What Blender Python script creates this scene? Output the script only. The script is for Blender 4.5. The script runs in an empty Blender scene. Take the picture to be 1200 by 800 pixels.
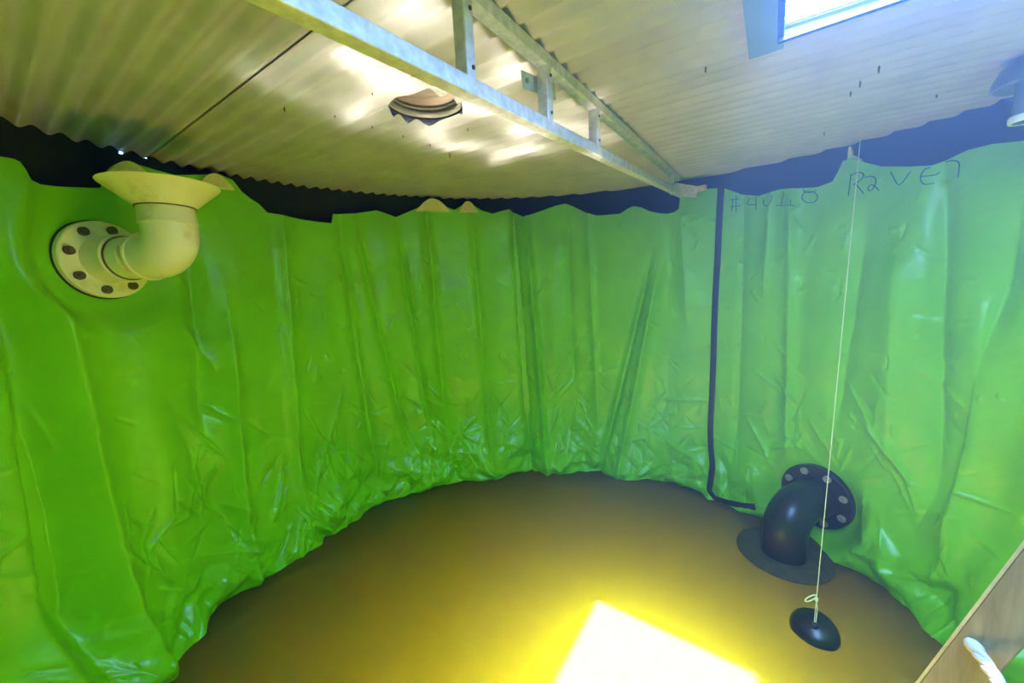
import bpy, bmesh, math, random
import numpy as np
from mathutils import Vector, Matrix

sc = bpy.context.scene
COL = sc.collection
random.seed(7)
rng = np.random.default_rng(11)

# ------------------------------------------------------------------ camera
S = 1.312                     # metres per working unit (corrugation pitch 76 mm)
CAMZ = 1.25 * S               # camera height above the water
F = 433.0                     # focal length in pixels of the 1200 x 800 frame
_dn = np.array([150.0, 2900.0, 433.0]); _dn /= np.linalg.norm(_dn)
_up = -_dn
_fw = np.array([0, 0, 1.0]); _fw -= _fw.dot(_up) * _up; _fw /= np.linalg.norm(_fw)
_rt = np.cross(_fw, _up)
if _rt[0] < 0: _rt = -_rt
RM = np.stack([_rt, _fw, _up])           # camera (x right, y down, z forward) -> world
CAM = np.array([0.0, 0.0, CAMZ])

cd = bpy.data.cameras.new('camera'); cam = bpy.data.objects.new('camera', cd); COL.objects.link(cam)
cd.sensor_width = 36.0; cd.lens = F / 1200.0 * 36.0; cd.clip_start = 0.01
cx = RM @ np.array([1, 0, 0]); cy = RM @ np.array([0, -1, 0]); cz = RM @ np.array([0, 0, -1])
M = Matrix.Identity(4)
for i in range(3):
    M[i][0], M[i][1], M[i][2], M[i][3] = cx[i], cy[i], cz[i], CAM[i]
cam.matrix_world = M
sc.camera = cam

# ------------------------------------------------------------------ sky, sun, exposure
w = bpy.data.worlds.new('sky'); sc.world = w; w.use_nodes = True
bg = w.node_tree.nodes['Background']
bg.inputs['Color'].default_value = (0.22, 0.46, 1.0, 1); bg.inputs['Strength'].default_value = 44.0
SUN_DIR = Vector((-0.1695, 0.2482, -0.9538)).normalized()
sl = bpy.data.lights.new('sun', 'SUN'); sl.energy = 365.0; sl.angle = math.radians(0.9); sl.color = (1.0, 0.96, 0.90)
sun = bpy.data.objects.new('sun', sl); COL.objects.link(sun)
sun.rotation_euler = SUN_DIR.to_track_quat('-Z', 'Y').to_euler(); sun.location = (1.2, -0.6, 6)
vs = sc.view_settings
vs.view_transform = 'Standard'; vs.look = 'None'; vs.gamma = 1.0; vs.use_curve_mapping = False
vs.exposure = -0.55
cyc = sc.cycles
cyc.use_guiding = True; cyc.blur_glossy = 0.0; cyc.sample_clamp_indirect = 0.0
cyc.max_bounces = 14; cyc.diffuse_bounces = 8; cyc.glossy_bounces = 5

# ------------------------------------------------------------------ pixel -> place
def ray(x, y): return RM @ np.array([x - 600.0, y - 400.0, F])
def on_z(x, y, z=0.0):
    d = ray(x, y); return CAM + d * (z - CAMZ) / d[2]
RN = np.array([0.013, -0.04, 1.0]); RK = 0.47 * S      # roof plane: RN . (p - CAM) = RK
def on_roof(x, y, drop=0.0):
    d = ray(x, y); return CAM + d * (RK - drop) / (RN @ d)
def roof_z(x, y): return CAMZ + RK - RN[0] * x - RN[1] * y
CEN = np.array([0.09, 1.01]) * S                        # tank axis
def on_cyl(x, y, R):
    d = ray(x, y); a = d[0]**2 + d[1]**2; b = -2 * (d[:2] @ CEN); k = CEN @ CEN - R * R
    t = (-b + math.sqrt(b * b - 4 * a * k)) / (2 * a); return CAM + d * t
U = np.array([-0.817, 0.576]); U /= np.linalg.norm(U)   # along the corrugations
V = np.array([-U[1] * -1, U[0] * -1])                   # across them
V = np.array([0.576, 0.817]); V /= np.linalg.norm(V)
def uv(p): return float(p[0] * U[0] + p[1] * U[1]), float(p[0] * V[0] + p[1] * V[1])
def xy(u, v): return u * U[0] + v * V[0], u * U[1] + v * V[1]

# ------------------------------------------------------------------ helpers
def mesh_obj(name, verts, faces, mat, parent=None, smooth=True):
    me = bpy.data.meshes.new(name); me.from_pydata([tuple(map(float, q)) for q in verts], [], faces); me.update()
    if smooth: me.polygons.foreach_set('use_smooth', [True] * len(me.polygons))
    if mat: me.materials.append(mat)
    o = bpy.data.objects.new(name, me); COL.objects.link(o)
    if parent: attach(o, parent)
    return o
def attach(o, parent):
    o.parent = parent; o.matrix_parent_inverse = Matrix.Translation(parent.location).inverted()
def bm_obj(name, bm, mat, parent=None, smooth=False):
    me = bpy.data.meshes.new(name); bmesh.ops.recalc_face_normals(bm, faces=bm.faces[:]); bm.to_mesh(me); bm.free()
    if smooth:
        me.polygons.foreach_set('use_smooth', [True] * len(me.polygons))
        me.set_sharp_from_angle(angle=math.radians(38))
    if mat: me.materials.append(mat)
    o = bpy.data.objects.new(name, me); COL.objects.link(o)
    if parent: attach(o, parent)
    return o
def tag(o, label=None, cat=None, group=None, kind=None):
    for k, v in (('label', label), ('category', cat), ('group', group), ('kind', kind)):
        if v: o[k] = v
    return o
def empty(name, loc):
    o = bpy.data.objects.new(name, None); COL.objects.link(o); o.location = tuple(map(float, loc)); o.empty_display_size = 0.05
    return o
def frame_of(d):
    d = Vector(d).normalized(); a = Vector((0, 0, 1)) if abs(d.z) < 0.9 else Vector((1, 0, 0))
    x = d.cross(a).normalized(); y = x.cross(d).normalized(); return x, y, d
def add_sweep(bm, pts, radii, n=24, caps=True):
    pts = [Vector(map(float, q)) for q in pts]
    if not hasattr(radii, '__len__'): radii = [radii] * len(pts)
    rings = []; x = None
    for i, q in enumerate(pts):
        d = (pts[min(i + 1, len(pts) - 1)] - pts[max(i - 1, 0)]).normalized()
        if x is None: x = frame_of(d)[0]
        x = (x - d * x.dot(d)).normalized(); y = d.cross(x)
        rings.append([bm.verts.new(q + radii[i] * (math.cos(2 * math.pi * k / n) * x + math.sin(2 * math.pi * k / n) * y)) for k in range(n)])
    for a, b in zip(rings, rings[1:]):
        for k in range(n): bm.faces.new((a[k], a[(k + 1) % n], b[(k + 1) % n], b[k]))
    if caps: bm.faces.new(rings[0][::-1]); bm.faces.new(rings[-1])
def add_lathe(bm, base, axis, prof, n=48, close=False):
    base = Vector(map(float, base)); x, y, d = frame_of(axis); rings = []
    for r, h in prof:
        if r < 1e-6: rings.append([bm.verts.new(base + d * h)])
        else: rings.append([bm.verts.new(base + d * h + r * (math.cos(2 * math.pi * k / n) * x + math.sin(2 * math.pi * k / n) * y)) for k in range(n)])
    pairs = list(zip(rings, rings[1:])) + ([(rings[-1], rings[0])] if close else [])
    for a, b in pairs:
        for k in range(n):
            k2 = (k + 1) % n
            if len(a) == 1: bm.faces.new((a[0], b[k2], b[k]))
            elif len(b) == 1: bm.faces.new((a[k], a[k2], b[0]))
            else: bm.faces.new((a[k], a[k2], b[k2], b[k]))
def add_bar(bm, a, b, wx, wy, side):
    """rectangular bar from a to b; side = direction of its wx width"""
    a = Vector(map(float, a)); b = Vector(map(float, b)); d = (b - a).normalized()
    s = Vector(map(float, side)); s = (s - d * s.dot(d)).normalized(); t = d.cross(s)
    vs_ = [bm.verts.new(q + s * (i * wx / 2) + t * (j * wy / 2)) for q in (a, b) for i, j in ((-1, -1), (1, -1), (1, 1), (-1, 1))]
    for f in ((0, 1, 2, 3), (4, 5, 6, 7), (0, 1, 5, 4), (1, 2, 6, 5), (2, 3, 7, 6), (3, 0, 4, 7)): bm.faces.new([vs_[i] for i in f])
def bevel(bm, w_, seg=2): bmesh.ops.bevel(bm, geom=bm.edges[:], offset=w_, segments=seg, affect='EDGES', profile=0.5)

# ------------------------------------------------------------------ materials
def new_mat(name, col, rough=0.5, metal=0.0, **kw):
    m = bpy.data.materials.new(name); m.use_nodes = True; b = m.node_tree.nodes['Principled BSDF']
    b.inputs['Base Color'].default_value = (*col, 1); b.inputs['Roughness'].default_value = rough; b.inputs['Metallic'].default_value = metal
    for k, v in kw.items(): b.inputs[k.replace('_', ' ')].default_value = v
    return m
def nodes(m): return m.node_tree.nodes, m.node_tree.links, m.node_tree.nodes['Principled BSDF']
def noise(m, scale, detail=4, rough=0.55, coord='Object', stretch=None, dist=0.0):
    N, L, b = nodes(m); tc = N.new('ShaderNodeTexCoord'); t = N.new('ShaderNodeTexNoise')
    t.inputs['Scale'].default_value = scale; t.inputs['Detail'].default_value = detail; t.inputs['Roughness'].default_value = rough
    t.inputs['Distortion'].default_value = dist
    mp = N.new('ShaderNodeMapping'); L.new(tc.outputs[coord], mp.inputs['Vector']); L.new(mp.outputs['Vector'], t.inputs['Vector'])
    if stretch: mp.inputs['Scale'].default_value = stretch
    return t
def vary(m, tex, c0, c1, p0=0.3, p1=0.7):
    N, L, b = nodes(m); r = N.new('ShaderNodeValToRGB'); e = r.color_ramp.elements
    e[0].position, e[1].position = p0, p1; e[0].color, e[1].color = (*c0, 1), (*c1, 1)
    L.new(tex.outputs['Fac'], r.inputs['Fac']); L.new(r.outputs['Color'], b.inputs['Base Color']); return r
def bump(m, tex, strength, dist, prev=None):
    N, L, b = nodes(m); u = N.new('ShaderNodeBump'); u.inputs['Strength'].default_value = strength; u.inputs['Distance'].default_value = dist
    L.new(tex.outputs['Fac'], u.inputs['Height'])
    if prev: L.new(prev.outputs['Normal'], u.inputs['Normal'])
    L.new(u.outputs['Normal'], b.inputs['Normal']); return u

MT = {}
m = MT['liner'] = new_mat('green liner film', (0.15, 0.52, 0.006), 0.32)
t = noise(m, 2.2, 5); vary(m, t, (0.175, 0.55, 0.002), (0.245, 0.66, 0.004))
b1 = bump(m, noise(m, 16, 4, 0.55, dist=1.5), 0.22, 0.006); bump(m, noise(m, 140, 3), 0.06, 0.0012, b1)
m = MT['roof'] = new_mat('zinc roof sheet', (0.74, 0.72, 0.68), 0.5, 0.0)
t = noise(m, 5, 6); vary(m, t, (0.38, 0.37, 0.40), (0.49, 0.48, 0.52)); bump(m, noise(m, 120, 3), 0.06, 0.001)
m = MT['galv'] = new_mat('galvanised steel', (0.58, 0.62, 0.74), 0.42, 0.35)
t = noise(m, 38, 5, 0.65); vary(m, t, (0.50, 0.46, 0.56), (0.84, 0.78, 0.88)); bump(m, t, 0.08, 0.001)
m = MT['ring'] = new_mat('black wall sheet', (0.006, 0.008, 0.014), 0.75); bump(m, noise(m, 30, 3), 0.15, 0.004)
m = MT['cream'] = new_mat('cream plastic', (0.80, 0.72, 0.40), 0.32)
t = noise(m, 9, 7, 0.7); vary(m, t, (0.70, 0.58, 0.30), (0.92, 0.84, 0.60), 0.28, 0.45)
m = MT['cream_foam'] = new_mat('cream foam', (0.80, 0.74, 0.45), 0.7); vary(m, noise(m, 40, 4), (0.7, 0.62, 0.34), (0.84, 0.78, 0.5))
m = MT['black'] = new_mat('black plastic', (0.014, 0.014, 0.014), 0.30); bump(m, noise(m, 60, 3), 0.05, 0.001)
m = MT['disc'] = new_mat('silted black plastic', (0.03, 0.026, 0.012), 0.8); vary(m, noise(m, 18, 5), (0.045, 0.036, 0.014), (0.08, 0.062, 0.022))
m = MT['rubber'] = new_mat('dark rubber', (0.03, 0.028, 0.025), 0.6); bump(m, noise(m, 80, 3), 0.1, 0.001)
m = MT['strap'] = new_mat('black strap', (0.012, 0.013, 0.012), 0.4); vary(m, noise(m, 16, 8, 0.75, stretch=(1, 1, 3)), (0.010, 0.012, 0.010), (0.30, 0.28, 0.2), 0.70, 0.80)
m = MT['bolt'] = new_mat('grey bolt', (0.45, 0.44, 0.40), 0.45, 0.5); vary(m, noise(m, 120, 4), (0.25, 0.24, 0.2), (0.6, 0.58, 0.52))
m = MT['rust'] = new_mat('rusty bolt', (0.10, 0.07, 0.03), 0.6, 0.3); vary(m, noise(m, 150, 4), (0.05, 0.035, 0.018), (0.22, 0.16, 0.08))
m = MT['wood'] = new_mat('timber', (0.36, 0.24, 0.14), 0.6); t = noise(m, 5, 6, 0.65, stretch=(12, 12, 1)); vary(m, t, (0.26, 0.17, 0.10), (0.46, 0.33, 0.21)); bump(m, t, 0.2, 0.003)
m = MT['woodedge'] = new_mat('pale timber edge', (0.72, 0.56, 0.34), 0.6); vary(m, noise(m, 30, 4), (0.6, 0.44, 0.25), (0.8, 0.66, 0.44))
m = MT['board'] = new_mat('brown board', (0.22, 0.16, 0.12), 0.7); t = noise(m, 9, 6, 0.65, stretch=(1, 5, 1)); vary(m, t, (0.15, 0.105, 0.08), (0.36, 0.28, 0.23)); bump(m, t, 0.25, 0.004)
m = MT['rope'] = new_mat('white rope', (0.62, 0.55, 0.53), 0.8); bump(m, noise(m, 300, 3), 0.2, 0.001)
m = MT['cord'] = new_mat('pale cord', (0.80, 0.76, 0.42), 0.7)
m = MT['ink'] = new_mat('dark ink', (0.006, 0.05, 0.02), 0.6)
m = MT['frame'] = new_mat('painted blue grey steel', (0.18, 0.28, 0.50), 0.5); bump(m, noise(m, 60, 3), 0.05, 0.001)
m = MT['kerb'] = new_mat('weathered kerb', (0.022, 0.030, 0.034), 0.7)
m = MT['white'] = new_mat('off white foam', (0.78, 0.80, 0.76), 0.7)
m = MT['bluegrey'] = new_mat('blue grey plastic', (0.12, 0.16, 0.26), 0.45); bump(m, noise(m, 60, 3), 0.05, 0.001)
m = MT['concrete'] = new_mat('tank floor', (0.10, 0.09, 0.05), 0.8); vary(m, noise(m, 6, 5), (0.07, 0.06, 0.03), (0.13, 0.11, 0.06))
# murky water: light entering scatters inside the body, so a sunlit patch glows outward
WATER_ROUGH = 0.105
m = MT['water'] = new_mat('murky water', (0.77, 0.555, 0.003), WATER_ROUGH)
N, L, b = nodes(m)
b.inputs['IOR'].default_value = 1.40; b.inputs['Subsurface Weight'].default_value = 1.0
b.inputs['Subsurface Radius'].default_value = (1.0, 0.80, 0.15); b.inputs['Subsurface Scale'].default_value = 6.0
b2 = N.new('ShaderNodeBsdfPrincipled'); b2.inputs['Base Color'].default_value = (0.021, 0.020, 0.019, 1); b2.inputs['Roughness'].default_value = WATER_ROUGH; b2.inputs['IOR'].default_value = 1.40
mx = N.new('ShaderNodeMixShader'); mx.inputs[0].default_value = 0.80
L.new(b.outputs[0], mx.inputs[1]); L.new(b2.outputs[0], mx.inputs[2]); L.new(mx.outputs[0], N['Material Output'].inputs['Surface'])

# ================================================================== the tank shell
RING_R, LIN_R = 1.50 * S, 1.465 * S
# wall ring, with two pinholes near the roof where daylight shows
def build_ring():
    n, verts, faces = 288, [], []
    zs_of = lambda x, y: [-1.36, 0.0, 0.8, 1.6, roof_z(x, y) - 0.09, roof_z(x, y) - 0.03, roof_z(x, y) + 0.02]
    nz = 7
    for i in range(n):
        a = 2 * math.pi * i / n; x, y = CEN[0] + RING_R * math.cos(a), CEN[1] + RING_R * math.sin(a)
        verts += [(x, y, z) for z in zs_of(x, y)]
    for i in range(n):
        for k in range(nz - 1): faces.append((i * nz + k, ((i + 1) % n) * nz + k, ((i + 1) % n) * nz + k + 1, i * nz + k + 1))
    pins = [on_cyl(141, 178.5, RING_R), on_cyl(169, 183.5, RING_R)]
    out = []
    for f in faces:
        P = np.array([verts[i] for i in f]); hit = None
        for q in pins:
            if np.hypot(*(P[:, :2].mean(0) - q[:2])) < 0.023 and P[:, 2].min() <= q[2] <= P[:, 2].max(): hit = q
        if hit is None: out.append(f); continue
        # cut a small triangular gap in this face
        base = len(verts); e = P[1] - P[0]; el = np.linalg.norm(e); e = e / el; c = P[0] + e * np.clip((hit - P[0]) @ e, 0.010, el - 0.010); c[2] = hit[2]
        verts += [tuple(c + e * dx + np.array([0, 0, dz])) for dx, dz in ((-0.0085, -0.006), (0.0085, -0.007), (0.002, 0.009))]
        A, B, C_ = base, base + 1, base + 2
        out += [(f[0], f[1], B, A), (f[1], f[2], C_, B), (f[2], f[3], C_), (f[3], f[0], A, C_)]
    return tag(mesh_obj('wall_ring', verts, out, MT['ring']), 'black round tank wall showing as a dark band above the green liner', 'wall', kind='structure')
build_ring()

# floor under the water
bm = bmesh.new(); add_lathe(bm, (CEN[0], CEN[1], -1.36), (0, 0, 1), [(0, 0.05), (RING_R, 0.05), (RING_R, 0.0), (0, 0.0)], 96)
tag(bm_obj('floor', bm, MT['concrete']), 'flat tank floor under the murky water', 'floor', kind='structure')

# ------------------------------------------------------------------ green liner
EDGE = [(-60,172),(-30,180),(0,187),(8,191),(15,201),(20,212),(35,217),(60,219),(112,221),(114,207),(130,198),(150,193),(172,199),(200,206),(235,206),(252,205),(268,212),(280,226),(290,234),(300,240),(310,250),(347,257),(367,260),(387.5,262),(389,251),(413,251),(440,247),(463,255),(480,248),(492,243),(500,241),(509,240),(518,242),(532,247),(541,241),(548,240),(555,242),(563,247),(577,251),(597,245),(613,255),(633,248),(650,242),(663,239),(673,243),(687,250),(700,253),(714,252),(727,251),(736,245),(743,242),(752,243.5),(762,248),(771,250),(782,251),(791,249),(796.5,245),(798,228),(815,224),(835,221),(850,221),(870,228),(891,230),(918,222),(939,221),(960,219.5),(978,213),(984,203),(991,189),(1003,186),(1020,191.5),(1038,195.5),(1074,195.5),(1098,194),(1116,186.5),(1140,176),(1170,168.5),(1200,165.5),(1240,160)]
HEM = [(150,860),(190,790),(240,722),(300,680),(350,650),(410,612),(470,582),(560,561),(650,555),(700,556),(760,563),(830,583),(900,614),(1040,692),(1100,742),(1150,800)]
def th_of(p): return math.atan2(p[1] - CEN[1], p[0] - CEN[0])
def unwrap(a): return (a + math.pi / 2) % (2 * math.pi) - math.pi / 2       # 0 = +x, seam behind the camera
_e = sorted((unwrap(th_of(on_cyl(x, y, LIN_R))), on_cyl(x, y, LIN_R)[2]) for x, y in EDGE)
_h = sorted((unwrap(th_of(on_z(x, y))), float(np.hypot(*(on_z(x, y)[:2] - CEN)))) for x, y in HEM)
ETH, EZ = map(np.array, zip(*_e)); HTH, HR = map(np.array, zip(*_h))
def top_z(th):
    z = np.interp(th, ETH, EZ)
    back = 2.10 + 0.03 * np.sin(th * 16)
    k = np.clip(np.maximum(ETH[0] - th, th - ETH[-1]) / 0.15, 0, 1)
    return z * (1 - k) + back * k
def hem_r(th):
    k = np.clip(np.maximum(HTH[0] - th, th - HTH[-1]) / 0.15, 0, 1)
    return np.interp(th, HTH, HR) * (1 - k) + 1.38 * S * k

def sm(x): x = np.clip(x, 0, 1); return x * x * (3 - 2 * x)
def vnoise(x, seed):
    """smooth 1-D value noise"""
    r = np.random.default_rng(seed).uniform(-1, 1, 512); i = np.floor(x).astype(int); f = x - i; f = f * f * (3 - 2 * f)
    return r[i % 512] * (1 - f) + r[(i + 1) % 512] * f
def tri(x): return 2 * np.abs(x - np.floor(x) - 0.5)
def px_sz(x, y):
    q = on_cyl(x, y, LIN_R); return unwrap(th_of(q)) * LIN_R, q[2]
# drapes seen in the photograph: two pixels on each line, half width (m), inward depth (m; negative = valley)
FOLDS = [((0,330),(92,800),.060,-.045),((30,300),(150,800),.050,.040),((-10,420),(40,800),.05,.03),((222,300),(235,480),.040,-.030),((262,420),(285,720),.035,.030),((205,500),(300,690),.05,-.02),
 ((330,300),(345,560),.030,.018),((402,290),(437,520),.025,-.022),((420,290),(470,500),.020,.018),((500,270),(520,500),.030,.022),((470,300),(500,480),.02,-.018),((555,290),(575,540),.025,.018),
 ((602,255),(622,540),.022,-.034),((618,280),(640,540),.024,.032),((665,270),(672,440),.022,-.015),((690,280),(700,480),.025,.015),((752,350),(710,525),.018,-.045),((768,345),(730,530),.028,.030),((800,270),(805,360),.04,.018),
 ((872,240),(862,520),.025,-.012),((905,240),(898,330),.02,.012),((930,250),(925,500),.03,.02),((1012,290),(985,470),.035,-.022),((1110,240),(1103,540),.03,-.022),((1190,300),(1125,560),.035,-.028),((1060,330),(1050,520),.05,.016),((1160,400),(1130,620),.04,.03)]
FOLDS = [(*px_sz(*a), *px_sz(*b), w_ * 1.35, d_ * 2.1) for a, b, w_, d_ in FOLDS]
# sharp creases and little pleats
CREASE = []
def crease_px(a, b, w_, d_): CREASE.append((*px_sz(*a), *px_sz(*b), w_, d_))
for a, b, w_, d_ in [((190,480),(262,540),.010,.014),((205,380),(250,440),.03,.03),((280,500),(235,470),.01,.01),((1000,470),(1100,600),.012,.016),((990,440),(1040,520),.01,.012),((1040,500),(1090,610),.014,.016),((745,490),(830,545),.022,.025),((765,470),(838,470),.012,.016),
 ((560,440),(600,500),.012,.012),((500,480),(560,540),.012,-.014),((350,480),(415,560),.012,.012),((405,440),(350,600),.014,.014),((690,385),(640,450),.008,-.010),((700,410),(650,470),.01,.01),((620,330),(600,350),.01,.014),((640,330),(600,372),.008,.012),((640,545),(690,555),.02,.02),
 ((30,470),(60,540),.014,.014),((100,640),(215,700),.03,.028),((215,650),(300,640),.02,.02),((330,540),(300,620),.016,.02),((460,420),(520,470),.01,.012),((870,480),(915,560),.014,.016),((940,540),(1010,640),.016,.014),((900,430),(940,480),.01,.01)]:
    crease_px(a, b, w_, d_)
SMIN, SMAX = px_sz(-60, 400)[0], px_sz(1260, 400)[0]
if SMIN > SMAX: SMIN, SMAX = SMAX, SMIN
for k in range(760):
    z0 = 2.1 * rng.random() ** 1.7 if k % 3 else 0.08 + 0.75 * rng.random()
    s0 = rng.uniform(SMIN, SMAX); ang = rng.choice([-1, 1]) * rng.normal(0.85, 0.45); ln = rng.uniform(0.04, 0.24) * (0.6 + 0.8 * (z0 < 1.0))
    d_ = rng.choice([-1, 1], p=[.4, .6]) * rng.uniform(0.004, 0.011)
    CREASE.append((s0, z0, s0 + ln * math.cos(ang), z0 + ln * math.sin(ang), rng.uniform(.006, .014), d_))
for k in range(140):     # short level wrinkles at the top edge and round the fittings
    z0 = rng.uniform(1.2, 2.05); s0 = rng.uniform(SMIN, SMAX); ln = rng.uniform(.04, .12); ang = rng.normal(0, .35)
    CREASE.append((s0, z0, s0 + ln * math.cos(ang), z0 + ln * math.sin(ang), rng.uniform(.005, .01), rng.choice([-1, 1]) * rng.uniform(.002, .005)))

def smooth_inward(s, z):
    """inward displacement without the sharp creases (arrays of the same shape)"""
    th = s / LIN_R
    low = sm((0.95 - z) / 0.95)
    d = (LIN_R - hem_r(th)) * sm((0.62 - z) / 0.62) ** 1.25
    # long drapes over the whole round
    q = s + 0.03 * vnoise(z * 1.3 + 7, 3)
    fall = np.clip((2.15 - z) / 0.5, 0.25, 1)
    d = d + fall * (0.032 * vnoise(q * 2.6, 5) + 0.020 * vnoise(q * 6.3 + 0.5 * z, 6) + 0.004 * vnoise(q * 14 + z, 8))
    for (s0, z0, s1, z1, w_, a_) in FOLDS:
        k = (z - z0) / (z1 - z0); c = s0 + (s1 - s0) * k
        amp = a_ * sm((k + 0.35) / 0.45) * sm((1.3 - k) / 0.4)
        x = np.abs(s - c) / w_
        d = d + amp * np.exp(-x ** 1.5)
    # crumpled facets in the lower half, strongest just above the water
    wq = 0.05 * vnoise(z * 5 + 1, 21) + 0.03 * vnoise(z * 11 + s * 2, 22); wz = 0.06 * vnoise(s * 4.0, 23) + 0.025 * vnoise(s * 9, 24)
    cr = 0
    for fq, an, ph, am in ((1.7, .6, .1, 1.3), (2.3, 2.35, .45, 1.2), (3.9, 1.1, .8, .6), (4.7, 2.0, .3, .5), (9, .35, .6, .12), (10, 2.7, .15, .10)):
        cr = cr + am * (tri((s + wq) * math.cos(an) * fq + (z + wz) * math.sin(an) * fq + ph) - 0.5)
    d = d + cr * (0.005 + 0.042 * sm((0.48 - z) / 0.40))
    fine = 0
    for fq, an, ph in ((5.3, .5, .2), (6.1, 2.5, .7), (8.7, 1.3, .4)): fine = fine + tri((s + 2 * wq) * math.cos(an) * fq + (z + 2 * wz) * math.sin(an) * fq + ph) - 0.5
    d = d + fine * 0.014 * sm((0.30 - z) / 0.22)
    # loose cuff lying just above the water
    cuff = 0.026 * (0.55 + 0.45 * vnoise(s * 3.3 + 2, 31)) * np.exp(-((z - 0.055 - 0.03 * vnoise(s * 2.1, 32)) / 0.045) ** 2)
    return d + cuff
def build_liner():
    n_z = 300
    lo_, hi_ = SMIN / LIN_R - 0.05, SMAX / LIN_R + 0.05
    th = np.concatenate([np.linspace(-math.pi / 2, lo_, 160, endpoint=False), np.linspace(lo_, hi_, 2000, endpoint=False), np.linspace(hi_, 1.5 * math.pi, 160, endpoint=False)]); n_th = len(th)
    t = np.linspace(0, 1, n_z) ** 1.15
    tz = top_z(th)
    Z = -0.05 + (tz[:, None] + 0.05) * t[None, :]
    Sg = np.repeat((th * LIN_R)[:, None], n_z, 1)
    D = smooth_inward(Sg, Z)
    for (s0, z0, s1, z1, w_, a_) in CREASE:
        pad = 3 * w_; i0 = np.searchsorted(th * LIN_R, min(s0, s1) - pad); i1 = np.searchsorted(th * LIN_R, max(s0, s1) + pad)
        if i1 <= i0: continue
        s = Sg[i0:i1]; z = Z[i0:i1]; ex, ez = s1 - s0, z1 - z0; ln = math.hypot(ex, ez) + 1e-9; ex /= ln; ez /= ln
        al = (s - s0) * ex + (z - z0) * ez; pe = -(s - s0) * ez + (z - z0) * ex + 0.10 * al * (1 - al / ln)
        D[i0:i1] += a_ * np.exp(-(np.abs(pe) / w_) ** 1.15) * sm(al / ln / 0.3) * sm((1 - al / ln) / 0.3)
    # pressed flat behind the two bolted flanges
    for (fx, fy, r1, r2, tgt) in ((116, 305, .20, .34, .002), (958, 580, .20, .34, .034)):
        s0, z0 = px_sz(fx, fy); k = sm((r2 - np.hypot(Sg - s0, Z - z0)) / (r2 - r1)); D = D * (1 - k) + (tgt - 0.028 * sm(Z / 0.5)) * k
    D = np.maximum(D + 0.028 * sm(Z / 0.5), -0.036)
    r = LIN_R - D
    X = CEN[0] + r * np.cos(th)[:, None]; Y = CEN[1] + r * np.sin(th)[:, None]
    verts = np.stack([X, Y, Z], -1).reshape(-1, 3)
    i, k = np.meshgrid(np.arange(n_th), np.arange(n_z - 1), indexing='ij'); j = (i + 1) % n_th
    faces = np.stack([i * n_z + k, j * n_z + k, j * n_z + k + 1, i * n_z + k + 1], -1).reshape(-1, 4)
    me = bpy.data.meshes.new('tank_liner'); me.from_pydata(verts, [], faces); me.update()
    me.polygons.foreach_set('use_smooth', [True] * len(me.polygons)); me.materials.append(MT['liner'])
    o = bpy.data.objects.new('tank_liner', me); COL.objects.link(o)
    return tag(o, 'wrinkled bright green plastic liner hanging all round the tank wall', 'liner'), r, th, tz
LINER, LR, LTH, LTZ = build_liner()
NZ = LR.shape[1]
def liner_r(th, z):
    i0 = min(len(LTH) - 1, int(np.searchsorted(LTH, th)))
    t = max(0.0, min(1.0, (z + 0.05) / (LTZ[i0] + 0.05))) ** (1 / 1.15); k = min(NZ - 1, int(round(t * (NZ - 1))))
    return float(LR[i0, k])
def on_liner(x, y, lift=0.0, n_avg=1):
    R = LIN_R
    for _ in range(12):
        q = on_cyl(x, y, R); R = 0.5 * R + 0.5 * (liner_r(unwrap(th_of(q)), q[2]) - lift)
    q = on_cyl(x, y, R); return q

# ------------------------------------------------------------------ water
def build_water():
    n_r, n_a, R = 90, 240, 1.455 * S
    verts = [(CEN[0], CEN[1], 0.0)]; faces = []
    def wave(x, y):
        X, Y = x + 0.05 * math.sin(6.1 * y + 1.3 * math.sin(2.7 * x)), y + 0.05 * math.sin(5.3 * x + 1.7 * math.sin(3.1 * y))
        return 0.0007 * (math.sin(15 * X + 7 * Y) + math.sin(-10 * X + 14 * Y + 1.0) + 0.8 * math.sin(19 * X - 6 * Y + 2.0) + 0.6 * math.sin(8 * X + 21 * Y))
    for i in range(1, n_r + 1):
        r = R * i / n_r
        for k in range(n_a):
            a = 2 * math.pi * k / n_a; x, y = CEN[0] + r * math.cos(a), CEN[1] + r * math.sin(a); verts.append((x, y, wave(x, y)))
    for k in range(n_a): faces.append((0, 1 + k, 1 + (k + 1) % n_a))
    for i in range(n_r - 1):
        for k in range(n_a):
            a, b_ = 1 + i * n_a + k, 1 + i * n_a + (k + 1) % n_a; faces.append((a, a + n_a, b_ + n_a, b_))
    top0 = 1 + (n_r - 1) * n_a; n_top = len(faces)
    base = len(verts)
    for z in (None, -1.30):
        for k in range(n_a):
            a = 2 * math.pi * k / n_a; verts.append((CEN[0] + R * math.cos(a), CEN[1] + R * math.sin(a), verts[top0 + k][2] if z is None else z))
    for k in range(n_a): faces.append((base + k, base + n_a + k, base + n_a + (k + 1) % n_a, base + (k + 1) % n_a))
    faces.append(tuple(base + n_a + k for k in range(n_a))[::-1])
    o = mesh_obj('water', verts, faces, MT['water'])
    o.data.polygons.foreach_set('use_smooth', [k < n_top for k in range(len(faces))])
    return tag(o, 'murky yellow-brown water filling the bottom of the tank', 'water', kind='stuff')
build_water()

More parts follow.
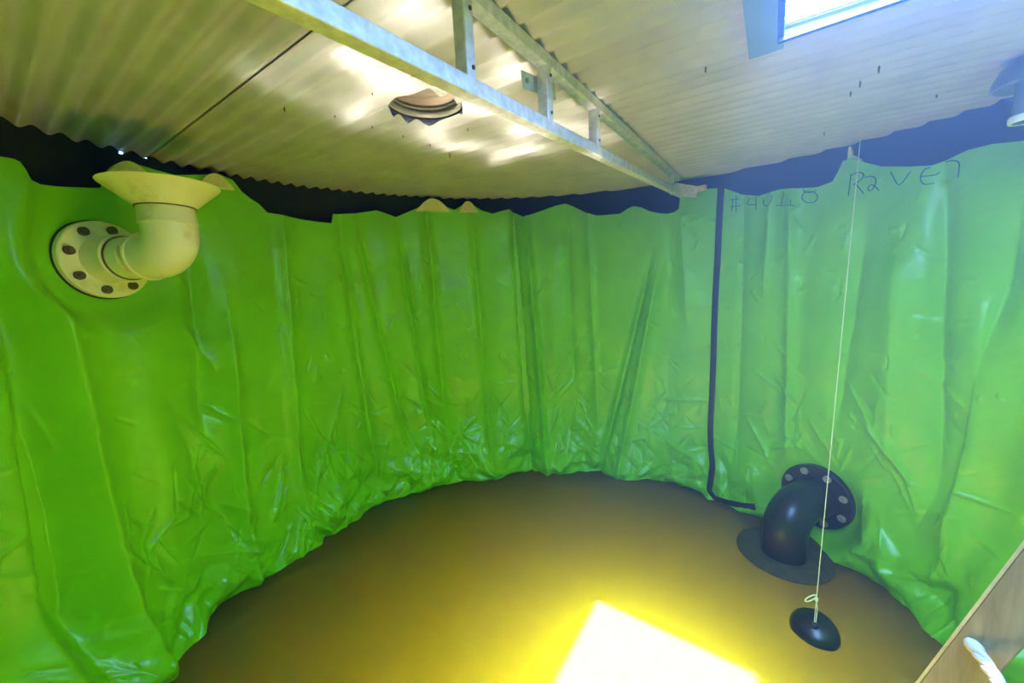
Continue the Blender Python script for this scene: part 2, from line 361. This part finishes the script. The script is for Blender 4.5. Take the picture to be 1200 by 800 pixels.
# ------------------------------------------------------------------ bluish mist volume, added to imitate lens glare round the hatch
def build_glare_haze():
    m = MT['glare_haze'] = bpy.data.materials.new('glare mist'); m.use_nodes = True; N = m.node_tree.nodes; L = m.node_tree.links
    N.remove(N['Principled BSDF']); v = N.new('ShaderNodeVolumeScatter'); v.inputs['Color'].default_value = (0.20, 0.42, 1.0, 1)
    v.inputs['Density'].default_value = 0.074; v.inputs['Anisotropy'].default_value = 0.85; L.new(v.outputs[0], N['Material Output'].inputs['Volume'])
    n, R = 64, 1.36 * S; verts, faces = [], []
    for k in range(n):
        x, y = CEN[0] + R * math.cos(2 * math.pi * k / n), CEN[1] + R * math.sin(2 * math.pi * k / n)
        verts += [(x, y, 1.10), (x, y, roof_z(x, y) - 0.02)]
    for k in range(n): j = (k + 1) % n; faces.append((2 * k, 2 * j, 2 * j + 1, 2 * k + 1))
    faces += [tuple(2 * k for k in range(n))[::-1], tuple(2 * k + 1 for k in range(n))]
    return tag(mesh_obj('glare_haze', verts, faces, m, None, False), 'faint bluish veil added under the roof and open hatch to imitate lens glare', 'glare_haze', kind='stuff')
build_glare_haze()

# ================================================================== roof
PITCH, AMP = 0.076, 0.011
H_U0, H_U1 = -0.53 * S, 0.0                # open hatch, along and across the corrugations
H_V0, H_V1 = 0.10 * S, 1.034 * S
PLUG = on_roof(499, 127); PU, PV = uv(PLUG); PR = 0.138
CU, CV = uv(CEN); ROOF_R = RING_R + 0.05
ceiling = tag(empty('ceiling', (CEN[0], CEN[1], roof_z(*CEN))), 'corrugated metal tank roof seen from below', 'ceiling', kind='structure')
def corr(v): return AMP * math.cos(2 * math.pi * v / PITCH)
def roof_sheet(v0, v1, dz):
    cuts = set(np.arange(v0, v1 + 1e-6, PITCH / 12).round(6).tolist()); cuts.add(v1)
    for q in (H_V0, H_V1, PV - PR, PV + PR):
        if v0 < q < v1: cuts.add(q)
    for q in np.linspace(PV - PR, PV + PR, 49):
        if v0 < q < v1: cuts.add(float(q))
    cuts = sorted(cuts); verts, faces = [], []; prev = None
    def spans(v, mid):
        h = ROOF_R ** 2 - (v - CV) ** 2
        if h <= 1e-9: return []
        w_ = math.sqrt(h); cutlist = []
        if H_V0 <= mid <= H_V1: cutlist.append((H_U0, H_U1))
        if abs(mid - PV) < PR:
            c = math.sqrt(max(0, PR ** 2 - (v - PV) ** 2)); cutlist.append((PU - c, PU + c))
        pts = [CU - w_]
        for a, b_ in sorted(cutlist): pts += [a, b_]
        pts.append(CU + w_)
        out = [(a, b_) for a, b_ in zip(pts[::2], pts[1::2])]
        return out
    cache = {}
    def vid(v, u, key):
        k = (round(v, 6), key)
        if k not in cache:
            x, y = xy(u, v); cache[k] = len(verts); verts.append((x, y, roof_z(x, y) + corr(v) + dz))
        return cache[k]
    for a, b_ in zip(cuts, cuts[1:]):
        if b_ - a < 1e-5: continue
        mid = (a + b_) / 2; A, B = spans(a, mid), spans(b_, mid)
        if len(A) != len(B) or not A: continue
        for k, ((a0, a1), (b0, b1)) in enumerate(zip(A, B)):
            if a1 <= a0 or b1 <= b0: continue
            sig = (len(A), k); ns = 6
            for q in range(ns):
                f0, f1 = q / ns, (q + 1) / ns
                faces.append((vid(a, a0 + (a1 - a0) * f0, (sig, q)), vid(a, a0 + (a1 - a0) * f1, (sig, q + 1)), vid(b_, b0 + (b1 - b0) * f1, (sig, q + 1)), vid(b_, b0 + (b1 - b0) * f0, (sig, q))))
    return mesh_obj('roof_sheet', verts, faces, MT['roof'], ceiling)
SEAMS = [CV - ROOF_R + 0.003, -0.07, 0.70, 1.45, 2.38, CV + ROOF_R - 0.003]
for k, (a, b_) in enumerate(zip(SEAMS, SEAMS[1:])):
    roof_sheet(a - (0.11 if k else 0), b_, 0.006 * (k % 2))
for x, y in [(333,126),(392,133),(436,106),(436,146),(472,157),(504,167),(548,149),(527,181),(670,209),(572,107),(827,79),(966,155),(1030,80),(997,108),(1098,110),(1008,97)]:
    q = on_roof(x, y); bm = bmesh.new(); add_sweep(bm, [q + [0, 0, 0.006], q + [0, 0, -0.011], q + [0.001, 0, -0.016]], [.0028, .0028, .001], 8)
    bm_obj('screw', bm, MT['rust'], ceiling, True)

# round capped opening in the roof: collar, seal and brown board above the cut sheet
hole = tag(empty('roof_vent_cap', PLUG), 'brown round board in a dark collar plugging the hole in the roof', 'vent cap')
bm = bmesh.new(); add_lathe(bm, PLUG, RN, [(PR + .13, .016), (PR + .13, .075), (PR + .008, .075), (PR + .008, .016)], 64, True); bm_obj('seal', bm, MT['rubber'], hole, True)
bm = bmesh.new()
for h_, r_ in ((.030, .012), (.050, .009)):
    add_lathe(bm, PLUG + RN * h_, RN, [(PR - .002 + r_ * math.cos(a), r_ * math.sin(a)) for a in np.linspace(0, 2 * math.pi, 13)[:-1]], 64, True)
m = MT['collar'] = new_mat('grey collar', (0.20, 0.19, 0.16), 0.4); bm_obj('collar', bm, m, hole, True)
bm = bmesh.new(); add_lathe(bm, PLUG + RN * .062, RN, [(0, .012), (PR + .004, .012), (PR + .004, 0), (0, 0)], 64); bm_obj('board', bm, MT['board'], hole)

# ------------------------------------------------------------------ open roof hatch
def Q(u, v, dz): x, y = xy(u, v); return Vector((x, y, roof_z(x, y) + dz))
hatch = tag(empty('roof_hatch', Q((H_U0 + H_U1) / 2, (H_V0 + H_V1) / 2, 0)), 'open square roof hatch with a pale kerb and bluish flat frame', 'hatch')
FW = 0.085
def plate(name, u0, u1, v0, v1, z0, z1, mat):
    bm = bmesh.new(); add_bar(bm, Q((u0 + u1) / 2, v0, (z0 + z1) / 2), Q((u0 + u1) / 2, v1, (z0 + z1) / 2), abs(u1 - u0), abs(z1 - z0), (*U, 0)); bevel(bm, .0015, 1); return bm_obj(name, bm, mat, hatch)
lo, hi = -AMP - .004, -AMP - .001
plate('frame_plate', H_U1, H_U1 + FW, H_V0 - FW, H_V1 + FW, lo, hi, MT['frame'])
plate('frame_plate', H_U0 - FW, H_U0, H_V0 - FW, H_V1 + FW * .25, lo, hi, MT['frame'])
plate('frame_plate', H_U0, H_U1, H_V1, H_V1 + FW * .25, lo, hi, MT['frame'])
plate('frame_plate', H_U0, H_U1, H_V0 - FW, H_V0, lo, hi, MT['frame'])
for (u0, u1, v0, v1) in ((H_U1 + .001, H_U1 + .016, H_V0, H_V1), (H_U0 - .016, H_U0 - .001, H_V0, H_V1), (H_U0 - .016, H_U1 + .016, H_V1 + .001, H_V1 + .016), (H_U0 - .016, H_U1 + .016, H_V0 - .016, H_V0 - .001)):
    plate('kerb', u0, u1, v0, v1, lo, .035, MT['kerb'])

# ------------------------------------------------------------------ roof truss
TU = 0.418 * S
def on_uplane(x, y, u):
    d = ray(x, y); t = u / (d[:2] @ U); return CAM + d * t          # camera stands at u = 0
tr0 = Q(TU + .02, 0.8 * S, -.03)
truss = tag(empty('roof_truss', tr0), 'galvanised steel lattice truss running under the corrugated roof', 'truss')
CH = 0.034
VE = uv(on_uplane(798, 205, TU))[1]; V0T = uv(CEN)[1] - math.sqrt((RING_R - .02) ** 2 - (TU - CU) ** 2)
bm = bmesh.new(); add_bar(bm, Q(TU + CH / 2, V0T, -AMP - CH / 2), Q(TU + CH / 2, VE, -AMP - CH / 2), CH, CH, (*U, 0)); bevel(bm, .003, 2); bm_obj('top_chord', bm, MT['galv'], truss)
b0, b1 = on_uplane(549, 104, TU + CH / 2), on_uplane(790, 224, TU + CH / 2)
dirb = (b1 - b0) / (uv(b1)[1] - uv(b0)[1])
def bot(v): return b0 + dirb * (v - uv(b0)[1])
vb0, vb1 = uv(b0)[1] - 1.0, uv(on_uplane(801, 230, TU + CH / 2))[1]
bm = bmesh.new(); add_bar(bm, bot(vb0), bot(vb1), CH, .036, (*U, 0)); bevel(bm, .003, 2); bm_obj('bottom_chord', bm, MT['galv'], truss)
for x, y, x1, y1 in ((547, 98, 0, 0), (640, 146, 0, 0), (697, 177, 0, 0), (787, 221, 0, 0)):
    q = on_uplane(x, y, TU + CH / 2); v = uv(q)[1]
    top = Q(TU + CH / 2, v, -AMP - CH + .002); low = Vector(bot(v)) + Vector((0, 0, .012))
    bm = bmesh.new(); add_bar(bm, low, top, .034, .030, (*U, 0)); bevel(bm, .002, 1); p_ = bm_obj('post', bm, MT['galv'], truss)
    for zz in (low.z + .025, top.z - .025):
        f_ = Vector((-U[0] * .017, -U[1] * .017, 0)); c_ = Vector((low.x, low.y, zz)) + f_ + Vector((V[0] * .004, V[1] * .004, 0))
        bm = bmesh.new(); add_sweep(bm, [c_, c_ - Vector((U[0], U[1], 0)) * .003], .0045, 10); bm_obj('bolt_hole', bm, MT['rubber'], p_)
# small drilled bracket on the second post
q = on_uplane(640, 100, TU + CH / 2); v = uv(q)[1]; zq = q[2]
def TQ(u, v, z): x, y = xy(u, v); return Vector((x, y, z))
P1, P2 = Vector(on_uplane(612, 93, TU + .048)), Vector(on_uplane(650, 108, TU + .044)); pd = (P2 - P1).normalized()
bm = bmesh.new(); add_bar(bm, P1, P2, .044, .004, (0, 0, 1)); br = bm_obj('bracket', bm, MT['galv'], truss)
nrm = pd.cross(Vector((0, 0, 1))).normalized(); nrm = nrm if nrm.dot(Vector(CAM) - P1) > 0 else -nrm
bm = bmesh.new(); c_ = P1 + pd * .020; add_sweep(bm, [c_ + nrm * .001, c_ + nrm * .007], .007, 12); bm_obj('bolt', bm, MT['bolt'], br, True)
# end shoe that carries the truss on the tank wall
e0 = on_uplane(806, 222, TU + CH / 2)
P1, P2 = Vector(on_cyl(786, 220, LIN_R - .16)), Vector(on_cyl(817, 225, LIN_R - .10)); bm = bmesh.new()
add_bar(bm, P1, P2, .075, .004, (0, 0, 1)); nb = (P2 - P1).cross(Vector((0, 0, 1))).normalized()
for zz in (.036, -.036): add_bar(bm, P1 + nb * -.022 + Vector((0, 0, zz)), P2 + nb * -.022 + Vector((0, 0, zz)), .045, .004, nb)
bm_obj('end_shoe', bm, MT['galv'], truss)
a_, b_ = Vector(on_cyl(812, 223, LIN_R - .07)), Vector(on_cyl(828, 219.5, LIN_R - .06))
bm = bmesh.new(); add_bar(bm, a_, b_, .035, .05, (0, 0, 1)); bevel(bm, .005, 2)
tag(bm_obj('timber_packer', bm, MT['woodedge']), 'small pale timber packer under the far end of the roof truss', 'timber block')

# ================================================================== fittings
def bolts(parent, cen, axis, R, n, r, h, mat, phase=0.0, name='bolt'):
    x, y, d = frame_of(axis)
    for k in range(n):
        a = 2 * math.pi * (k + phase) / n; c_ = Vector(cen) + (x * math.cos(a) + y * math.sin(a)) * R
        bm = bmesh.new(); add_lathe(bm, c_, d, [(0, h), (r * .55, h), (r * .6, h * .75), (r, h * .7), (r, 0), (0, 0)], 12); bm_obj(name, bm, mat, parent, True)
def arc_path(p0, d0, d1, Rb, n=14):
    """90 degree bend from p0 heading d0, turning to heading d1"""
    p0, d0, d1 = Vector(p0), Vector(d0).normalized(), Vector(d1).normalized(); c_ = p0 + d1 * Rb
    return [c_ - d1 * Rb * math.cos(a) + d0 * Rb * math.sin(a) for a in np.linspace(0, math.pi / 2, n)]

# cream inlet elbow with funnel, upper left
wq = on_cyl(121, 305, LIN_R - .01); nin = Vector((*(CEN - wq[:2]), 0)).normalized(); wq = Vector(wq)
inlet = tag(empty('inlet_pipe', wq), 'cream plastic elbow pipe with a funnel on top, bolted to the green liner', 'pipe')
IR = 0.084
bm = bmesh.new(); add_lathe(bm, wq, nin, [(0, .0), (.163, .0), (.163, .026), (.159, .03), (0, .03)], 64); bm_obj('flange', bm, MT['cream'], inlet, True)
bm = bmesh.new(); add_lathe(bm, wq, nin, [(.168, -.03), (.168, .004), (.05, .004), (.05, -.02)], 64, True); bm_obj('gasket', bm, MT['rubber'], inlet, True)
bolts(inlet, wq + nin * .03, nin, .131, 8, .018, .016, MT['rust'], .3)
bm = bmesh.new(); add_lathe(bm, wq, nin, [(IR + .016, .02), (IR + .012, .12), (IR + .018, .122), (IR + .018, .135), (IR - .02, .135), (IR - .02, .02)], 48, True); bm_obj('stub', bm, MT['cream'], inlet, True)
bm = bmesh.new(); add_lathe(bm, wq, nin, [(IR + .004, .13), (IR + .004, .20), (IR - .02, .20), (IR - .02, .13)], 48, True); sp = bm_obj('spigot', bm, MT['cream'], inlet, True)
bm = bmesh.new(); add_lathe(bm, wq, nin, [(IR + .009, .136), (IR + .009, .141), (IR, .141), (IR, .136)], 48, True); bm_obj('joint_line', bm, MT['rust'], sp, True)
RB = 0.095; L1 = 0.288 * S - RB
path = [wq + nin * (L1 - .045)] + arc_path(wq + nin * L1, nin, (0, 0, 1), RB, 16); path.append(path[-1] + Vector((0, 0, .03)))
rad = [IR + .010] + [IR + .008] * (len(path) - 1)
bm = bmesh.new(); add_sweep(bm, path, rad, 40); bm_obj('elbow', bm, MT['cream'], inlet, True)
bm = bmesh.new(); add_lathe(bm, path[0] + nin * .002, nin, [(IR + .014, 0), (IR + .016, .006), (IR + .014, .012), (IR, .012), (IR, 0)], 48, True); bm_obj('rim', bm, MT['cream'], inlet, True)
top = path[-1]
bm = bmesh.new(); add_lathe(bm, top, (0, 0, 1), [(IR + .011, -.006), (IR + .013, .0), (IR + .010, .004), (IR + .009, .065), (IR - .02, .065), (IR - .02, -.006)], 48, True); bm_obj('riser', bm, MT['cream'], inlet, True)
FZ = Vector(on_uplane(0, 0, TU)); ft = top + Vector((0, 0, .063))
bm = bmesh.new(); add_lathe(bm, ft, (0, 0, 1), [(IR + .012, 0), (IR + .016, .004), (.186, .082), (.190, .087), (.181, .087), (IR, .012)], 64, True); bm_obj('funnel', bm, MT['cream'], inlet, True)
bm = bmesh.new(); add_lathe(bm, ft, (0, 0, 1), [(IR + .0135, -.003), (IR + .0135, .003), (IR, .003), (IR, -.003)], 48, True); bm_obj('joint_line', bm, MT['rust'], inlet, True)

# cream foam lumps poking over the liner edge
def lump(x0, x1, ytop, ybot, label, dR=0.0):
    a_, b_ = on_cyl(x0, ybot, LIN_R + dR), on_cyl(x1, ybot, LIN_R + dR); t_ = on_cyl((x0 + x1) / 2, ytop, LIN_R + dR)
    c_ = (a_ + b_) / 2; hw = np.linalg.norm((b_ - a_)[:2]) / 2; e = Vector((b_ - a_)); e.z = 0; e.normalize(); nn = Vector((*(CEN - c_[:2]), 0)).normalized()
    hh = t_[2] - c_[2]; bm = bmesh.new(); n = 18; front, back = [], []
    prof = [(-hw * 1.3, -.03)] + [(hw * q * 1.3, hh * math.cos(q * math.pi / 2) ** 1.3 - .03 * abs(q) ** 3) for q in np.linspace(-1, 1, n)] + [(hw * 1.3, -.03)]
    for px, pz in prof:
        front.append(bm.verts.new(Vector(c_) + e * px + Vector((0, 0, pz)) + nn * .012)); back.append(bm.verts.new(Vector(c_) + e * px + Vector((0, 0, pz - .004)) - nn * .020))
    bm.faces.new(front); bm.faces.new(back[::-1])
    for k in range(len(front)): bm.faces.new((front[k], front[(k + 1) % len(front)], back[(k + 1) % len(front)], back[k]))
    return tag(bm_obj('foam_pad', bm, MT['cream_foam'], None), label, 'foam pad', 'cream foam pads along the top of the liner')
lump(132, 172, 190, 199, 'cream foam pad behind the left rim of the funnel', -.05)
lump(238, 268, 204, 212, 'cream foam pad behind the right rim of the funnel', -.05)
lump(492, 523, 233, 243, 'larger of the two cream foam pads peeping over the far liner edge', -.045)
lump(540, 557, 236, 244, 'smaller of the two cream foam pads peeping over the far liner edge', -.045)
q = Vector(on_cyl(1000, 187, LIN_R)); nn = Vector((*(CEN - np.array(q[:2])), 0)).normalized(); e = Vector((-nn.y, nn.x, 0))
bm = bmesh.new(); pr = [(-.045, -.02), (-.03, .0), (.0, .022), (.012, .07), (.020, .07), (.022, .0), (.04, -.02)]
fr = [bm.verts.new(q - e * a + Vector((0, 0, c)) + nn * .012) for a, c in pr]; bk = [bm.verts.new(q - e * a + Vector((0, 0, c)) - nn * .006) for a, c in pr]
bm.faces.new(fr); bm.faces.new(bk[::-1])
for k in range(len(fr)): bm.faces.new((fr[k], fr[(k + 1) % len(fr)], bk[(k + 1) % len(fr)], bk[k]))
tag(bm_obj('foam_spike', bm, MT['white']), 'small white pointed scrap on the liner edge beside the hanging cord', 'foam scrap')

# black outlet elbow, lower right
wq = on_cyl(958, 580, LIN_R - .045); nout = Vector((*(CEN - wq[:2]), 0)).normalized(); wq = Vector(wq)
outlet = tag(empty('outlet_pipe', wq), 'black elbow pipe bolted low on the liner and dipping into the water', 'pipe')
OR_ = 0.112; LO = 0.245 * S
bm = bmesh.new(); add_lathe(bm, wq, nout, [(0, -.03), (.19, -.03), (.19, .03), (.185, .036), (0, .036)], 64); bm_obj('flange', bm, MT['black'], outlet, True)
bolts(outlet, wq + nout * .036, nout, .155, 8, .021, .012, MT['bolt'], .5)
path = [wq + nout * .03] + arc_path(wq + nout * (LO - .15), nout, (0, 0, -1), .15, 16); path += [Vector((path[-1].x, path[-1].y, -.08))]
bm = bmesh.new(); add_sweep(bm, path, [OR_ + .006] + [OR_] * (len(path) - 1), 40); bm_obj('elbow', bm, MT['black'], outlet, True)
pc = path[-1]
bm = bmesh.new(); add_lathe(bm, (pc.x, pc.y, .0), (0, 0, 1), [(0, -.03), (.235, -.03), (.235, .006), (.228, .010), (0, .010)], 72); bm_obj('base_plate', bm, MT['disc'], outlet, True)

# black strap down the liner
def ribbon(name, pts, width, lift, mat, thick=.005):
    P = [on_liner(x, y, lift) for x, y in pts]; dense = []
    for k in range(len(pts) - 1):
        for f in np.linspace(0, 1, 8)[:-1]: dense.append((pts[k][0] + (pts[k + 1][0] - pts[k][0]) * f, pts[k][1] + (pts[k + 1][1] - pts[k][1]) * f))
    dense.append(pts[-1]); P = np.array([on_liner(x, y, lift) for x, y in dense])
    for _ in range(3): P[1:-1] = (P[:-2] + 2 * P[1:-1] + P[2:]) / 4
    bm = bmesh.new(); rings = []
    for k in range(len(P)):
        d = Vector(P[min(k + 1, len(P) - 1)] - P[max(k - 1, 0)]).normalized(); nn = Vector((*(CEN - P[k][:2]), 0)).normalized(); s_ = d.cross(nn).normalized(); nn = s_.cross(d)
        rings.append([bm.verts.new(Vector(P[k]) + s_ * a * width / 2 + nn * c * thick) for a, c in ((-1, -1), (-1, .6), (-.6, 1), (.6, 1), (1, .6), (1, -1))])
    for a, b_ in zip(rings, rings[1:]):
        for k in range(6): bm.faces.new((a[k], a[(k + 1) % 6], b_[(k + 1) % 6], b_[k]))
    bm.faces.new(rings[0]); bm.faces.new(rings[-1][::-1])
    return bm_obj(name, bm, mat, None, True)
tag(ribbon('black_strap', [(845,218),(843,250),(841,300),(838.5,340),(837,380),(836,420),(834.5,460),(832.5,500),(833,525),(835,545),(833,562),(831,574),(836,583),(850,588),(868,592),(885,594)], .040, .008, MT['strap']), 'narrow black strap running down the green liner to the waterline', 'strap')

# hanging cord and float
ct, fb = on_roof(1010, 145), on_z(954, 738, .015)
FB = Vector(fb); CT = Vector(ct) - Vector((0, 0, AMP)); 
ax = Vector((-.32, -.30, .90)).normalized()
flo = tag(empty('float_weight', FB), 'round black float at the end of the hanging cord, lying in the water', 'float')
bm = bmesh.new(); add_lathe(bm, FB - ax * .04, ax, [(0, -.005), (.055, .0), (.085, .014), (.092, .030), (.090, .048), (.075, .068), (.045, .080), (.020, .086), (0, .086)], 48); bm_obj('body', bm, MT['black'], flo, True)
ty = FB + ax * .046
bm = bmesh.new(); add_lathe(bm, ty - ax * .003, ax, [(0, .014), (.012, .014), (.016, .008), (.020, 0), (0, 0)], 20); bm_obj('boss', bm, MT['black'], flo, True)
knot = Vector(on_uplane(0, 0, TU)); dcord = (CT - ty).normalized()
cord = tag(empty('hanging_cord', ty), 'thin pale cord hanging from the roof to the black float', 'cord')
bm = bmesh.new(); add_sweep(bm, [ty + dcord * .01, ty + dcord * .12, (ty + CT) / 2, CT], .0017, 8); bm_obj('line', bm, MT['cord'], cord, True)
kc = ty + dcord * .115; side = Vector((1, 0.15, 0)).normalized(); bm = bmesh.new()
add_sweep(bm, [kc + side * (-.030 + .030 * math.cos(a)) + Vector((0, 0, .012 + .012 * math.sin(a) + .006 * math.cos(a))) for a in np.linspace(0, 2 * math.pi, 22)], .0026, 8); bm_obj('loop', bm, MT['cord'], cord, True)
bm = bmesh.new(); add_lathe(bm, kc - dcord * .012, dcord, [(0, 0), (.006, .004), (.0075, .012), (.006, .020), (0, .024)], 12); bm_obj('knot', bm, MT['cord'], cord, True)
bm = bmesh.new(); add_sweep(bm, [kc, kc - dcord * .05 + side * .010, ty + side * .008 + ax * .008], .0024, 8); bm_obj('tail', bm, MT['cord'], cord, True)

# vent cowl hanging from the roof at the right edge
vq = Vector(on_roof(1216, 62)); vent = tag(empty('vent_cowl', vq), 'blue-grey domed cowl on a pipe hanging from the roof at the far right', 'vent')
bm = bmesh.new(); add_lathe(bm, vq, (0, 0, -1), [(.036, -.01), (.036, .20), (.030, .20), (.030, -.01)], 32, True); bm_obj('pipe', bm, MT['bluegrey'], vent, True)
bm = bmesh.new(); add_lathe(bm, vq, (0, 0, -1), [(.0, .0), (.042, .004), (.072, .03), (.086, .065), (.088, .085), (.080, .090), (.05, .085), (.03, .075)], 48); bm_obj('dome', bm, MT['bluegrey'], vent, True)
bm = bmesh.new(); add_lathe(bm, vq, (0, 0, -1), [(.040, .180), (.042, .186), (.042, .196), (.040, .202), (.034, .202), (.034, .180)], 32, True); bm_obj('end_band', bm, MT['white'], vent, True)

# timber prop standing in the tank and leaning out through the hatch, with a white rope
def at(x, y, z):
    d = ray(x, y); return Vector(CAM + d * (z - CAMZ) / d[2])
A, B = at(1117, 800, CAMZ - .76), at(1232, 662, CAMZ - .456)
dp = (B - A).normalized(); p0 = A - dp * ((A.z + 1.29) / dp.z); p1 = A + dp * ((2.55 - A.z) / dp.z)
view = (Vector(CAM) - (A + B) / 2).normalized(); sidep = dp.cross(view).normalized()
prop = tag(empty('timber_prop', p0), 'brown timber plank leaning up through the tank at the lower right', 'timber plank')
bm = bmesh.new(); add_bar(bm, p0, p1, .056, .030, sidep); bevel(bm, .002, 1); bm_obj('plank', bm, MT['wood'], prop)
tn = dp.cross(sidep); 
for sg in (-1,):
    c_ = sidep * (.0295 * sg); bm = bmesh.new(); add_bar(bm, p0 + c_, p1 + c_, .004, .031, sidep); bm_obj('edge_strip', bm, MT['woodedge'], prop)
sg_pos = None
r0 = at(1150, 748, CAMZ - .66); k_ = A + dp * ((r0 - A).dot(dp)); face = view
r0 = k_ + (r0 - k_).dot(sidep) * sidep + face * .024
r1 = Vector(CAM) + Vector(ray(1186, 820)) * .0013
rope = tag(empty('white_rope', r0), 'twisted white rope tied to the timber plank at the lower right', 'rope')
rd = (r1 - r0).normalized(); r2 = r0 + rd * .55 + Vector((0, 0, -.25)); x_, y_, z_ = frame_of(rd)
cl = [r0 + rd * t_ * .6 + Vector((0, 0, -.25 * t_ * t_)) for t_ in np.linspace(0, 1, 120)]
for j in range(3):
    bm = bmesh.new(); add_sweep(bm, [q + (x_ * math.cos(i * .55 + j * 2.094) + y_ * math.sin(i * .55 + j * 2.094)) * .0050 for i, q in enumerate(cl)], .0052, 8); bm_obj('strand', bm, MT['rope'], rope, True)
bm = bmesh.new(); add_lathe(bm, r0 - rd * .012, rd, [(0, 0), (.008, .002), (.011, .008), (.011, .016), (.008, .022), (0, .024)], 16); bm_obj('knot', bm, MT['rope'], rope, True)

# ------------------------------------------------------------------ handwriting on the liner
def write(strokes, char):
    bm = bmesh.new()
    for st in strokes:
        d_ = []
        for k in range(len(st) - 1):
            for f in np.linspace(0, 1, 5)[:-1]: d_.append((st[k][0] + (st[k + 1][0] - st[k][0]) * f, st[k][1] + (st[k + 1][1] - st[k][1]) * f))
        d_.append(st[-1]); P = np.array([on_liner(x, y, .001) for x, y in d_])
        for _ in range(2): P[1:-1] = (P[:-2] + 2 * P[1:-1] + P[2:]) / 4
        add_sweep(bm, P, .0020, 6)
    bm_obj('handwritten_character', bm, MT['ink'], LINER, True)['label'] = 'handwritten %s in dark ink' % char
def c1(pts): return [(845 + a * 140 / 1200, 205 + b_ * 60 / 514) for a, b_ in pts]
def c2(pts): return [(980 + a * 160 / 1200, 170 + b_ * 80 / 600) for a, b_ in pts]
def ring_(cx_, cy_, rx, ry, a0=0, a1=360, n=18): return [(cx_ + rx * math.cos(math.radians(a)), cy_ + ry * math.sin(math.radians(a))) for a in np.linspace(a0, a1, n)]
write([c1([(150,205),(150,370)]), c1([(118,240),(110,365)]), c1([(90,250),(190,240)]), c1([(95,318),(195,310)])], 'number sign')
write([c1([(290,235),(250,298),(350,298)]), c1([(352,215),(348,350)])], 'digit 4')
write([c1([(425,240),(425,290),(445,315),(475,300),(500,255),(515,200)])], 'digit 0')
write([c1([(632,170),(605,300)]), c1([(555,305),(640,310)])], 'first digit 1')
write([c1([(700,250),(695,300)]), c1([(665,303),(735,303)])], 'second digit 1')
write([c1([(825,145),(840,170),(890,178),(935,165),(955,150)]), c1(ring_(890, 222, 80, 58))], 'digit 8')
write([c2([(130,255),(118,350),(105,445)]), c2([(130,265),(180,240),(225,240),(245,262),(225,300),(150,350)]), c2([(175,345),(240,425)])], 'letter R')
write([c2([(245,285),(300,270),(345,285),(350,330),(320,390),(290,405),(275,385),(290,350),(330,350),(375,398)])], 'letter a')
write([c2([(478,235),(548,375),(655,228)])], 'letter v')
write([c2([(740,278),(820,270),(880,260),(910,240)]), c2([(830,195),(770,215),(738,270),(742,320),(780,350),(862,332)])], 'letter e')
write([c2([(960,150),(1010,135),(1065,140),(1085,165),(1070,285)])], 'letter n')
